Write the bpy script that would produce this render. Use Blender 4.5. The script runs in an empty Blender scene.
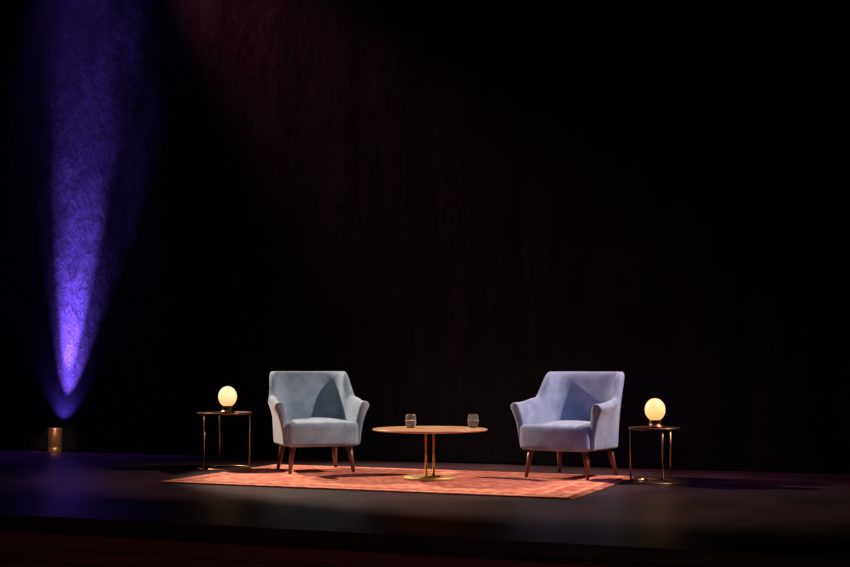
import bpy, bmesh, math, random
from mathutils import Vector, Matrix, noise
random.seed(3)
scene = bpy.context.scene
try:
    scene.view_settings.view_transform = 'Standard'
    scene.view_settings.look = 'None'
except Exception as e:
    print(e)
A = math.radians(21)      # stage is turned 21 deg to the camera
C_, S_ = math.cos(A), math.sin(A)
ORG = Vector((0, 10, 0))
def stage(s, t, z=0):
    return Vector((ORG.x + s*C_ + t*S_, ORG.y - s*S_ + t*C_, z))

# ------------------------------------------------------------ materials
def new_mat(name):
    m = bpy.data.materials.new(name); m.use_nodes = True
    nt = m.node_tree
    return m, nt, nt.nodes['Principled BSDF']
def setp(b, **k):
    for n, v in k.items():
        n = n.replace('_', ' ')
        if n in b.inputs: b.inputs[n].default_value = v
def noise_mat(name, c1, c2, scale=8, rough=.6, metal=0, bump=.1, bscale=None, stretch=(1,1,1), detail=6, **kw):
    m, nt, b = new_mat(name)
    tc = nt.nodes.new('ShaderNodeTexCoord'); mp = nt.nodes.new('ShaderNodeMapping')
    mp.inputs['Scale'].default_value = stretch
    nt.links.new(tc.outputs['Object'], mp.inputs[0])
    n = nt.nodes.new('ShaderNodeTexNoise'); n.inputs['Scale'].default_value = scale; n.inputs['Detail'].default_value = detail
    nt.links.new(mp.outputs[0], n.inputs['Vector'])
    r = nt.nodes.new('ShaderNodeValToRGB')
    r.color_ramp.elements[0].position = .35; r.color_ramp.elements[1].position = .65
    r.color_ramp.elements[0].color = (*c1, 1); r.color_ramp.elements[1].color = (*c2, 1)
    nt.links.new(n.outputs[0], r.inputs[0]); nt.links.new(r.outputs[0], b.inputs['Base Color'])
    if bump:
        n2 = nt.nodes.new('ShaderNodeTexNoise'); n2.inputs['Scale'].default_value = bscale or scale*3; n2.inputs['Detail'].default_value = 5
        nt.links.new(mp.outputs[0], n2.inputs['Vector'])
        bp = nt.nodes.new('ShaderNodeBump'); bp.inputs['Strength'].default_value = bump; bp.inputs['Distance'].default_value = .01
        nt.links.new(n2.outputs[0], bp.inputs['Height']); nt.links.new(bp.outputs[0], b.inputs['Normal'])
    setp(b, Roughness=rough, Metallic=metal, **kw)
    return m

def velvet(name, c1, c2):
    return noise_mat(name, c1, c2, scale=9, rough=.85, bump=.25, bscale=60, Sheen_Weight=.35, Sheen_Roughness=.4, Specular_IOR_Level=.15)
M_velvet = velvet('velvet_grey_blue', (.16,.25,.33), (.23,.33,.41))
M_velvet2 = velvet('velvet_violet_tint', (.16,.23,.36), (.23,.31,.45))  # same velvet, with the violet light on this chair tinted into its colour
M_walnut = noise_mat('walnut', (.12,.04,.02), (.19,.07,.035), 6, .35, bump=.05, stretch=(1,1,.15))
M_brass = noise_mat('brass', (.55,.33,.12), (.72,.46,.18), 12, .3, 1, bump=.02)
M_brassbase = noise_mat('brushed_brass_disc', (.50,.36,.12), (.62,.46,.18), 25, .5, .5, bump=.05)
M_bronze = noise_mat('dark_bronze', (.10,.055,.03), (.16,.09,.05), 14, .35, .9, bump=.03)
M_top = noise_mat('oak_table_top', (.36,.20,.10), (.55,.33,.18), 5, .35, bump=.05, stretch=(1,6,1))
M_floor = noise_mat('stage_floor_paint', (.015,.008,.010), (.040,.020,.024), 1.6, .45, bump=.15, bscale=9, stretch=(1,.6,1), detail=9, Specular_IOR_Level=.35)
M_edge = noise_mat('stage_nosing', (.014,.007,.007), (.022,.012,.011), 4, .5)
M_fascia = noise_mat('stage_fascia_wood', (.08,.026,.018), (.12,.042,.028), 6, .6, stretch=(.15,1,4))
M_grille = noise_mat('grille_metal', (.16,.06,.03), (.22,.09,.05), 10, .5, .3)
M_hall = noise_mat('auditorium_carpet', (.015,.006,.006), (.025,.010,.010), 30, .95)
M_wallb = noise_mat('black_masonry', (.006,.006,.007), (.012,.011,.012), 5, .95)

# curtain: crushed velvet
m, nt, b = new_mat('black_crushed_velvet'); M_curt = m
tc = nt.nodes.new('ShaderNodeTexCoord')
mp = nt.nodes.new('ShaderNodeMapping'); mp.inputs['Scale'].default_value = (1, 1, .5)
nt.links.new(tc.outputs['Object'], mp.inputs[0])
n1 = nt.nodes.new('ShaderNodeTexNoise'); n1.inputs['Scale'].default_value = 7; n1.inputs['Detail'].default_value = 9; n1.inputs['Roughness'].default_value=.7; n1.inputs['Distortion'].default_value = .25
nt.links.new(mp.outputs[0], n1.inputs['Vector'])
mp2 = nt.nodes.new('ShaderNodeMapping'); mp2.inputs['Scale'].default_value = (14, 1, .25)
nt.links.new(tc.outputs['Object'], mp2.inputs[0])
n2 = nt.nodes.new('ShaderNodeTexNoise'); n2.inputs['Scale'].default_value = 1.5; n2.inputs['Detail'].default_value = 3
nt.links.new(mp2.outputs[0], n2.inputs['Vector'])
ad = nt.nodes.new('ShaderNodeMath'); ad.operation='MULTIPLY_ADD'; ad.inputs[1].default_value=.12
nt.links.new(n2.outputs[0], ad.inputs[0]); nt.links.new(n1.outputs[0], ad.inputs[2])
bp = nt.nodes.new('ShaderNodeBump'); bp.inputs['Strength'].default_value = .7; bp.inputs['Distance'].default_value = .05
nt.links.new(ad.outputs[0], bp.inputs['Height']); nt.links.new(bp.outputs[0], b.inputs['Normal'])
rp = nt.nodes.new('ShaderNodeValToRGB')
rp.color_ramp.elements[0].position=.3; rp.color_ramp.elements[1].position=.75
rp.color_ramp.elements[0].color=(.009,.008,.009,1); rp.color_ramp.elements[1].color=(.020,.018,.020,1)
nt.links.new(n1.outputs[0], rp.inputs[0]); nt.links.new(rp.outputs[0], b.inputs['Base Color'])
setp(b, Roughness=.95, Specular_IOR_Level=.0)

# rug
m, nt, b = new_mat('persian_rug'); M_rug = m
N = nt.nodes.new; L = nt.links.new
tc = N('ShaderNodeTexCoord'); sx = N('ShaderNodeSeparateXYZ'); L(tc.outputs['Object'], sx.inputs[0])
def math_(op, a, bb=None):
    n = N('ShaderNodeMath'); n.operation = op
    for i, v in enumerate((a, bb)):
        if v is None: continue
        if isinstance(v, (int, float)): n.inputs[i].default_value = v
        else: L(v, n.inputs[i])
    return n.outputs[0]
HX, HY = 1.64, .93
dx = math_('SUBTRACT', HX, math_('ABSOLUTE', sx.outputs[0]))
dy = math_('SUBTRACT', HY, math_('ABSOLUTE', sx.outputs[1]))
dd = math_('MINIMUM', dx, dy)
br = N('ShaderNodeValToRGB'); br.color_ramp.interpolation = 'CONSTANT'
cols = [(0,(.30,.08,.06)),(.03,(.62,.31,.17)),(.07,(.32,.06,.06)),(.22,(.66,.34,.19)),(.26,(.50,.15,.10))]
br.color_ramp.elements[0].color=(*cols[0][1],1); br.color_ramp.elements[1].position=cols[1][0]; br.color_ramp.elements[1].color=(*cols[1][1],1)
for p,c in cols[2:]:
    e=br.color_ramp.elements.new(p); e.color=(*c,1)
L(dd, br.inputs[0])
# darker ringed oval mixed into the middle of the rug
ex_ = math_('DIVIDE', sx.outputs[0], .95); ey_ = math_('DIVIDE', sx.outputs[1], .52)
rr_ = math_('SQRT', math_('ADD', math_('MULTIPLY', ex_, ex_), math_('MULTIPLY', ey_, ey_)))
oval = N('ShaderNodeValToRGB'); oval.color_ramp.interpolation='CONSTANT'
oval.color_ramp.elements[0].color=(.55,.55,.55,1); oval.color_ramp.elements[1].position=.42; oval.color_ramp.elements[1].color=(0,0,0,1)
for p,v in ((.46,.75),(.90,0.0)):
    e=oval.color_ramp.elements.new(p); e.color=(v,v,v,1)
L(rr_, oval.inputs[0])
mm = N('ShaderNodeMix'); mm.data_type='RGBA'; L(oval.outputs[0], mm.inputs[0]); L(br.outputs[0], mm.inputs[6]); mm.inputs[7].default_value=(.36,.07,.06,1)
vo = N('ShaderNodeTexVoronoi'); vo.inputs['Scale'].default_value = 11
nzd = N('ShaderNodeTexNoise'); nzd.inputs['Scale'].default_value=6; L(tc.outputs['Object'], nzd.inputs['Vector'])
vm = N('ShaderNodeVectorMath'); vm.operation='MULTIPLY_ADD'; L(nzd.outputs['Color'], vm.inputs[0]); vm.inputs[1].default_value=(.12,.12,0); L(tc.outputs['Object'], vm.inputs[2])
L(vm.outputs[0], vo.inputs['Vector'])
vr = N('ShaderNodeValToRGB'); vr.color_ramp.elements[0].position=.15; vr.color_ramp.elements[1].position=.5
vr.color_ramp.elements[0].color=(.76,.40,.22,1); vr.color_ramp.elements[1].color=(.34,.08,.06,1)
L(vo.outputs['Distance'], vr.inputs[0])
mx = N('ShaderNodeMix'); mx.data_type='RGBA'; mx.inputs[0].default_value=.5
L(mm.outputs[2], mx.inputs[6]); L(vr.outputs[0], mx.inputs[7])
nz = N('ShaderNodeTexNoise'); nz.inputs['Scale'].default_value=14; nz.inputs['Detail'].default_value=8; nz.inputs['Roughness'].default_value=.7; L(tc.outputs['Object'], nz.inputs['Vector'])
nr = N('ShaderNodeValToRGB'); nr.color_ramp.elements[0].position=.42; nr.color_ramp.elements[1].position=.62
L(nz.outputs[0], nr.inputs[0])
mx2 = N('ShaderNodeMix'); mx2.data_type='RGBA'; L(math_('MULTIPLY', nr.outputs[0], .35), mx2.inputs[0])
L(mx.outputs[2], mx2.inputs[6]); mx2.inputs[7].default_value=(.74,.42,.26,1)
L(mx2.outputs[2], b.inputs['Base Color'])
bp=N('ShaderNodeBump'); bp.inputs['Strength'].default_value=.3; bp.inputs['Distance'].default_value=.005
L(nz.outputs[0], bp.inputs['Height']); L(bp.outputs[0], b.inputs['Normal'])
setp(b, Roughness=.95, Specular_IOR_Level=.1)

# glowing opal glass
def opal(name, bottom, top, strength):
    m, nt, b = new_mat(name)
    tc = nt.nodes.new('ShaderNodeTexCoord'); s = nt.nodes.new('ShaderNodeSeparateXYZ'); nt.links.new(tc.outputs['Generated'], s.inputs[0])
    r = nt.nodes.new('ShaderNodeValToRGB')
    r.color_ramp.elements[0].position=.0; r.color_ramp.elements[0].color=(*bottom,1)
    r.color_ramp.elements[1].position=.6; r.color_ramp.elements[1].color=(*top,1)
    nt.links.new(s.outputs[2], r.inputs[0]); nt.links.new(r.outputs[0], b.inputs['Emission Color'])
    setp(b, Emission_Strength=strength, Roughness=.4); b.inputs['Base Color'].default_value=(.15,.12,.08,1)
    return m
M_opal = opal('opal_glass_cream', (1,.42,.14), (1,.72,.37), 1.25)
M_opal2 = opal('opal_glass_amber', (1,.40,.10), (1,.64,.25), 1.25)

m, nt, b = new_mat('clear_glass'); M_glass = m
setp(b, Roughness=.03, IOR=1.45, Transmission_Weight=.95); b.inputs['Base Color'].default_value=(.98,.99,1,1)
m, nt, b = new_mat('water'); M_water = m
setp(b, Roughness=.0, IOR=1.33, Transmission_Weight=.97); b.inputs['Base Color'].default_value=(.97,.98,1,1)
m, nt, b = new_mat('uplight_lens'); M_lens = m
setp(b, Emission_Strength=6.0); b.inputs['Emission Color'].default_value=(.18,.06,1,1)
M_can = noise_mat('copper_steel_can', (.70,.38,.16), (.90,.55,.28), 3, .35, .8, bump=.05, stretch=(8,8,.3))

# ------------------------------------------------------------ helpers
def add(name, bm, mat, parent=None, smooth=True, mods=None):
    bmesh.ops.recalc_face_normals(bm, faces=bm.faces)
    me = bpy.data.meshes.new(name); bm.to_mesh(me); bm.free()
    if smooth:
        for p in me.polygons: p.use_smooth = True
    me.materials.append(mat)
    o = bpy.data.objects.new(name, me); scene.collection.objects.link(o)
    if parent: o.parent = parent
    return o
def empty(name, loc, rot=0):
    e = bpy.data.objects.new(name, None); scene.collection.objects.link(e)
    e.empty_display_size=.1; e.location = loc; e.rotation_euler=(0,0,rot); return e
def lathe(bm, prof, seg=64, center=(0,0)):
    rings=[]
    for r,z in prof:
        if r < 1e-6: rings.append([bm.verts.new((center[0],center[1],z))])
        else: rings.append([bm.verts.new((center[0]+r*math.cos(2*math.pi*i/seg), center[1]+r*math.sin(2*math.pi*i/seg), z)) for i in range(seg)])
    for a,b_ in zip(rings, rings[1:]):
        for i in range(seg):
            j=(i+1)%seg
            if len(a)==1 and len(b_)==1: continue
            if len(a)==1: bm.faces.new((a[0],b_[i],b_[j]))
            elif len(b_)==1: bm.faces.new((a[i],a[j],b_[0]))
            else: bm.faces.new((a[i],a[j],b_[j],b_[i]))
def tube(bm, p0, p1, r0, r1, seg=16):
    p0=Vector(p0); p1=Vector(p1); d=(p1-p0).normalized()
    q=d.to_track_quat('Z','Y')
    a=[bm.verts.new(p0+q@Vector((r0*math.cos(2*math.pi*i/seg),r0*math.sin(2*math.pi*i/seg),0))) for i in range(seg)]
    c=[bm.verts.new(p1+q@Vector((r1*math.cos(2*math.pi*i/seg),r1*math.sin(2*math.pi*i/seg),0))) for i in range(seg)]
    for i in range(seg):
        j=(i+1)%seg; bm.faces.new((a[i],a[j],c[j],c[i]))
    bm.faces.new(a); bm.faces.new(c)
def torus(bm, R, r, z, seg=64, s2=10):
    g=[[bm.verts.new(((R+r*math.cos(2*math.pi*j/s2))*math.cos(2*math.pi*i/seg),(R+r*math.cos(2*math.pi*j/s2))*math.sin(2*math.pi*i/seg),z+r*math.sin(2*math.pi*j/s2))) for j in range(s2)] for i in range(seg)]
    for i in range(seg):
        for j in range(s2):
            bm.faces.new((g[i][j],g[(i+1)%seg][j],g[(i+1)%seg][(j+1)%s2],g[i][(j+1)%s2]))
def box(bm, x0,x1,y0,y1,z0,z1):
    r=bmesh.ops.create_cube(bm,size=1)
    for v in r['verts']:
        v.co=Vector((x0+(v.co.x+.5)*(x1-x0), y0+(v.co.y+.5)*(y1-y0), z0+(v.co.z+.5)*(z1-z0)))
    return r['verts']
def sm(a,b,x):
    t=max(0,min(1,(x-a)/(b-a))); return t*t*(3-2*t)

# ------------------------------------------------------------ stage shell
def staged(o): o.location=ORG; o.rotation_euler=(0,0,-A); return o
WT, FT = 1.86, -3.02     # curtain line / stage front (stage coords)
bm=bmesh.new(); box(bm,-9,9,FT,WT+1.2,-.10,0); staged(add('floor',bm,M_floor,smooth=False))
bm=bmesh.new(); box(bm,-9,9,WT+.5,WT+.7,0,7); staged(add('wall_back',bm,M_wallb,smooth=False))
bm=bmesh.new()
vs=box(bm,-9,9,FT-.05,FT,-.075,.004)
bmesh.ops.bevel(bm,geom=bm.edges[:],offset=.012,segments=3,affect='EDGES')
staged(add('trim_1',bm,M_edge,smooth=False))
# fascia under the stage with rails and a slatted vent
bm=bmesh.new(); box(bm,-9,9,FT+.02,FT+.08,-.98,-.10); staged(add('wall_front',bm,M_fascia,smooth=False))
bm=bmesh.new()
for z in (-.19,-.275,-.36):
    box(bm,-9,9,FT-.012,FT+.02,z,z+.012)
staged(add('trim_2',bm,M_fascia,smooth=False))
bm=bmesh.new()
for i in range(70):
    x=-3.2+i*.022; box(bm,x,x+.007,FT+.0,FT+.018,-.34,-.20)
for z in (-.345,-.30,-.25,-.20):
    box(bm,-3.22,-1.64,FT-.004,FT+.019,z,z+.009)
staged(add('vent_grille',bm,M_grille,smooth=False))
bm=bmesh.new(); box(bm,-12,12,FT-9,FT+.1,-1.08,-.98); staged(add('auditorium_floor',bm,M_hall,smooth=False))

# curtain with folds
bm=bmesh.new(); nx,nz_=700,60; W=18; H=6.8
grid=[]
for i in range(nx+1):
    x=-W/2+W*i/nx; col=[]
    for k in range(nz_+1):
        z=.015+H*k/nz_
        f=.004*math.sin(x*9+1.5*noise.noise(Vector((x*.7,0,z*.15))))+.012*noise.noise(Vector((x*2.0,3,z*.3)))+.008*noise.noise(Vector((x*4,9,z*1.2)))
        col.append(bm.verts.new((x,WT+f,z)))
    grid.append(col)
for i in range(nx):
    for k in range(nz_):
        bm.faces.new((grid[i][k],grid[i+1][k],grid[i+1][k+1],grid[i][k+1]))
staged(add('stage_curtain',bm,M_curt))

# ------------------------------------------------------------ rug
bm=bmesh.new(); box(bm,-HX,HX,-HY,HY,0,.012)
for i in range(150):
    y=-HY+.01+i*(2*HY-.02)/149
    for sgn in (-1,1):
        tube(bm,(sgn*HX,y,.005),(sgn*(HX+.05),y+random.uniform(-.006,.006),.003),.003,.002,5)
o=add('area_rug',bm,M_rug,smooth=False); o.location=(-.20,10.09,.0005); o.rotation_euler=(0,0,math.radians(-22))
RZ=.0126

# ------------------------------------------------------------ armchair
def armchair(loc, rot, mat):
    root=empty('armchair',loc,rot)
    a,yb,yf,R=.305,.30,-.26,.17
    pts=[]
    n1=14
    for i in range(n1): # right arm front -> back
        y=yf+(yb-R-yf)*i/n1; pts.append((a,y,1,0))
    for i in range(13):
        th=math.pi/2*i/12
        pts.append((a-R+R*math.cos(th), yb-R+R*math.sin(th), math.cos(th), math.sin(th)))
    nb=6
    half=pts[:]
    for i in range(1,nb): 
        x=(a-R)*(1-2*i/nb); pts.append((x,yb,0,1))
    pts += [(-x,y,-u,v) for x,y,u,v in reversed(half)]
    bm=bmesh.new(); rings=[]
    z0=.225
    def prof(x,y,u,v,shrink=0):
        back=sm(-.02,.25,y)          # 0 arm .. 1 back
        zt=.600+.035*sm(-.2,.08,y)+.215*sm(.06,.22,y)
        flare=.055*(1-back)+.085*back*sm(0,1,v)+.008
        tb=.05; tt=.08*(1-back)+.075*back
        h=zt-z0
        P=[]
        def off(f): return flare*f**1.8
        for f in (0,.25,.5,.75,.92):
            t=tb+(tt-tb)*f; P.append((off(f)-t/2, z0+h*f))
        P += [(off(1)-tt*.32, zt-.004),(off(1),zt+.006),(off(1)+tt*.36,zt-.006)]
        roll=.022*(1-back)
        for f in (.91,.80,.6,.35,.12,0):
            t=tb+(tt-tb)*f; P.append((off(f)+t/2+roll*sm(.72,.95,f), z0+h*f))
        cu=sum(p[0] for p in P)/len(P); cz=sum(p[1] for p in P)/len(P)
        out=[]
        for o_,z in P:
            o2=cu+(o_-cu)*(1-shrink); z2=z if shrink==0 else z-(.5 if z>cz else -.2)*shrink*.03
            out.append((x+u*o2,y+v*o2,z2))
        return out
    def ring(p,dy=0,sh=0):
        co=prof(*p,shrink=sh)
        res=[]
        for c in co:
            f=(c[2]-z0)/.37
            lean=-.045*f*f*(1-sm(-.27,0,p[1]))
            res.append(bm.verts.new((c[0],c[1]+dy+lean,c[2])))
        return res
    rings.append(ring(pts[0],-.024,.45)); rings.append(ring(pts[0],-.016,.12))
    for p in pts: rings.append(ring(p))
    rings.append(ring(pts[-1],-.016,.12)); rings.append(ring(pts[-1],-.024,.45))
    for r0,r1 in zip(rings,rings[1:]):
        n=len(r0)
        for i in range(n):
            bm.faces.new((r0[i],r0[(i+1)%n],r1[(i+1)%n],r1[i]))
    bm.faces.new(rings[0]); bm.faces.new(rings[-1])
    o=add('shell_back_and_arms',bm,mat,root)
    s=o.modifiers.new('s','SUBSURF'); s.levels=1; s.render_levels=2
    # seat
    def pad(name,x,y0,y1,z0_,z1,r,crown=0,bulge=0,taper=0):
        bm=bmesh.new(); box(bm,-x,x,y0,y1,z0_,z1)
        bmesh.ops.bevel(bm,geom=bm.edges[:],offset=r,segments=5,profile=.6,affect='EDGES')
        bmesh.ops.subdivide_edges(bm,edges=[e for e in bm.edges if e.calc_length()>.1],cuts=8,use_grid_fill=True)
        ym=(y0+y1)/2
        for v in bm.verts:
            fx=1-(v.co.x/x)**2; fy=1-((v.co.y-ym)/((y1-y0)/2))**2
            if v.co.z>(z0_+z1)/2: v.co.z+=crown*max(0,fx)*max(0,fy)
            if v.co.y<ym: v.co.y-=bulge*max(0,fx)*(ym-v.co.y)/(ym-y0)
            if taper: v.co.x*=1-taper*(v.co.y-y0)/(y1-y0)
        return add(name,bm,mat,root)
    pad('seat_cushion',.308,-.345,.26,.222,.425,.045,.03,.03,.08)
    # legs
    k=0
    for x,y,ex,ey in ((-.24,-.25,-.035,-.035),(.24,-.25,.035,-.035),(-.225,.22,-.035,.065),(.225,.22,.035,.065)):
        k+=1; bm=bmesh.new()
        tube(bm,(x,y,.24),(x+ex,y+ey,0.0),.029,.014,20)
        for v in bm.verts:
            if v.co.z<.02: v.co.z=0.0
        add('leg_%d'%k,bm,M_walnut,root)
    return root
armchair((-.955,10.87,RZ), math.radians(18), M_velvet)
armchair((1.205,10.30,RZ), math.radians(-33), M_velvet2)

# ------------------------------------------------------------ coffee table
ct=empty('coffee_table',(.04,10.04,RZ))
bm=bmesh.new(); lathe(bm,[(0,.376),(.36,.378),(.44,.384),(.456,.388),(.460,.393),(.457,.398),(.452,.400),(0,.400)],96); add('table_top',bm,M_top,ct)
bm=bmesh.new(); lathe(bm,[(0,0),(.208,0),(.213,.004),(.213,.018),(.208,.023),(0,.024)],96); add('base_disc',bm,M_brassbase,ct)
bm=bmesh.new(); tube(bm,(-.033,0,.02),(-.033,0,.380),.010,.010); tube(bm,(.028,.01,.02),(.028,.01,.380),.010,.010); add('twin_posts',bm,M_brass,ct)

def glass(loc):
    g=empty('drinking_glass',loc)
    bm=bmesh.new()
    lathe(bm,[(0,0),(.028,0),(.034,.005),(.043,.03),(.046,.055),(.043,.085),(.039,.108),(.0375,.109),(.0375,.108),(.0415,.085),(.0445,.055),(.0415,.03),(.032,.009),(0,.008)],40)
    add('tumbler',bm,M_glass,g)
    bm=bmesh.new()
    lathe(bm,[(0,.0076),(.0322,.0086),(.0417,.03),(.0447,.055),(.0440,.064),(0,.064)],40)
    add('water',bm,M_water,g)
TZ=RZ+.4005
glass((-.115,10.13,TZ)); glass((.390,10.16,TZ))

# ------------------------------------------------------------ side tables
def side_table(loc,R,H,angs):
    r=empty('side_table',loc)
    bm=bmesh.new(); lathe(bm,[(0,H-.014),(R-.004,H-.014),(R,H-.010),(R,H+.004),(R-.006,H+.006),(R-.010,H),(0,H)],72); add('tray_top',bm,M_bronze,r)
    bm=bmesh.new(); torus(bm,R-.012,.006,.006); add('floor_ring',bm,M_brass,r)
    for i,a in enumerate(angs):
        a=math.radians(a); bm=bmesh.new()
        x,y=(R-.012)*math.cos(a),(R-.012)*math.sin(a)
        tube(bm,(x,y,.006),(x,y,H-.012),.0065,.0065,12); add('leg_%d'%(i+1),bm,M_brass,r)
side_table((-1.77,11.10,RZ),.242,.487,(-10,-130,110))
side_table((1.802,9.88,.0005),.20,.425,(180,60,-60))
def lamp(loc,mat,r=.085,e=30):
    g=empty('table_lamp',loc)
    bm=bmesh.new()
    lathe(bm,[(0,0),(.062,0),(.066,.004),(.066,.010),(.060,.016),(.050,.022),(.045,.045),(.048,.058),(.044,.062),(0,.062)],48); add('lamp_base',bm,M_bronze,g)
    bm=bmesh.new(); prof=[]
    for i in range(25):
        th=-math.pi/2+math.pi*i/24
        rr=r*math.cos(th); z=.052+r*1.12+r*1.12*math.sin(th)
        prof.append((max(rr,0 if i in (0,24) else 1e-4),z))
    lathe(bm,prof,48); add('globe',bm,mat,g)
    return g
lamp((-1.745,11.09,RZ+.4875),M_opal,.081)
lamp((1.812,9.89,.426),M_opal2,.080)

# ------------------------------------------------------------ uplight can
cl=Vector((-3.93,13.35,0))
cr=empty('uplight_can',cl)
bm=bmesh.new(); lathe(bm,[(0,0),(.070,0),(.073,.004),(.073,.05),(.071,.053),(.073,.056),(.073,.25),(.071,.256),(.066,.256),(.064,.25),(.064,.215),(0,.215)],48); add('can_body',bm,M_can,cr)
bm=bmesh.new(); lathe(bm,[(0,.222),(.045,.222),(.050,.219),(.050,.216)],32); add('lens',bm,M_lens,cr)

# ------------------------------------------------------------ lights
def spot(name,loc,target,energy,color,angle,blend=.5,size=.1):
    l=bpy.data.lights.new(name,'SPOT'); l.energy=energy; l.color=color; l.spot_size=math.radians(angle); l.spot_blend=blend; l.shadow_soft_size=size
    o=bpy.data.objects.new(name,l); scene.collection.objects.link(o); o.location=loc
    o.rotation_euler=(Vector(target)-Vector(loc)).to_track_quat('-Z','Y').to_euler(); return o
spot('key_spot_left',(-4.3,13.1,4.3),(-.05,10.1,.1),2900,(1,.74,.58),33,.5,.06)
spot('key_spot_right',(4.7,9.75,4.6),(.1,10.2,.1),2300,(1,.70,.62),33,.5,.06)
spot('front_fill',(-.8,5.4,6.2),(.0,10.5,.4),260,(.95,.90,1),27,.8,.1)  # fill added from the audience side to lift the chair fronts
spot('violet_spot',(3.4,7.6,5.2),(1.9,10.1,.1),280,(.36,.24,1),36,.8,.1)
spot('can_fill',(-2.2,8.5,3.0),(-3.93,13.35,.12),600,(1,.66,.36),5,.6,.05)  # narrow warm light added only to bring out the can
spot('fascia_fill',(-1.5,-2.5,3.0),stage(-.5,FT,-.2),210,(1,.42,.30),60,1,.3)  # added warm light so the stage fascia does not go black
# purple uplight
nrm=Vector((S_,C_,0))
src=cl+Vector((0,0,.245))
spot('uplight_beam',src,src+Vector((.24,0,2.0))+nrm*.10,4800,(.19,.095,1),36,1,.01)
spot('uplight_beam_narrow',src,src+Vector((.27,0,3.6))+nrm*.18,38000,(.19,.095,1),20,1,.01)
spot('uplight_spill',src,src+Vector((.05,.0,1.5))+nrm*.5,90,(.14,.07,1),80,1,.01)
tp=stage(-4.9,WT-.45,6.8)
spot('purple_top_fill',tp,stage(-4.85,WT,2.8),900,(.24,.08,1),40,1,.1)  # unseen overhead light added to carry the purple up the curtain
# grazing light added on the curtain in place of a warm haze beam
b0=stage(-4.9,WT-.60,6.9)
spot('haze_beam_stand_in',b0,stage(-1.2,WT,2.8),1700,(1,.27,.36),30,1,.1)

w=bpy.data.worlds.new('World'); scene.world=w; w.use_nodes=True
w.node_tree.nodes['Background'].inputs[0].default_value=(.42,.14,.50,1)
w.node_tree.nodes['Background'].inputs[1].default_value=.02

# ------------------------------------------------------------ camera
cam=bpy.data.cameras.new('camera'); cam.lens=52.94; cam.sensor_width=36
co=bpy.data.objects.new('camera',cam); scene.collection.objects.link(co)
co.location=(0,0,.9); co.rotation_euler=(math.radians(90+3.84),0,0)
cam.clip_end=100
scene.camera=co
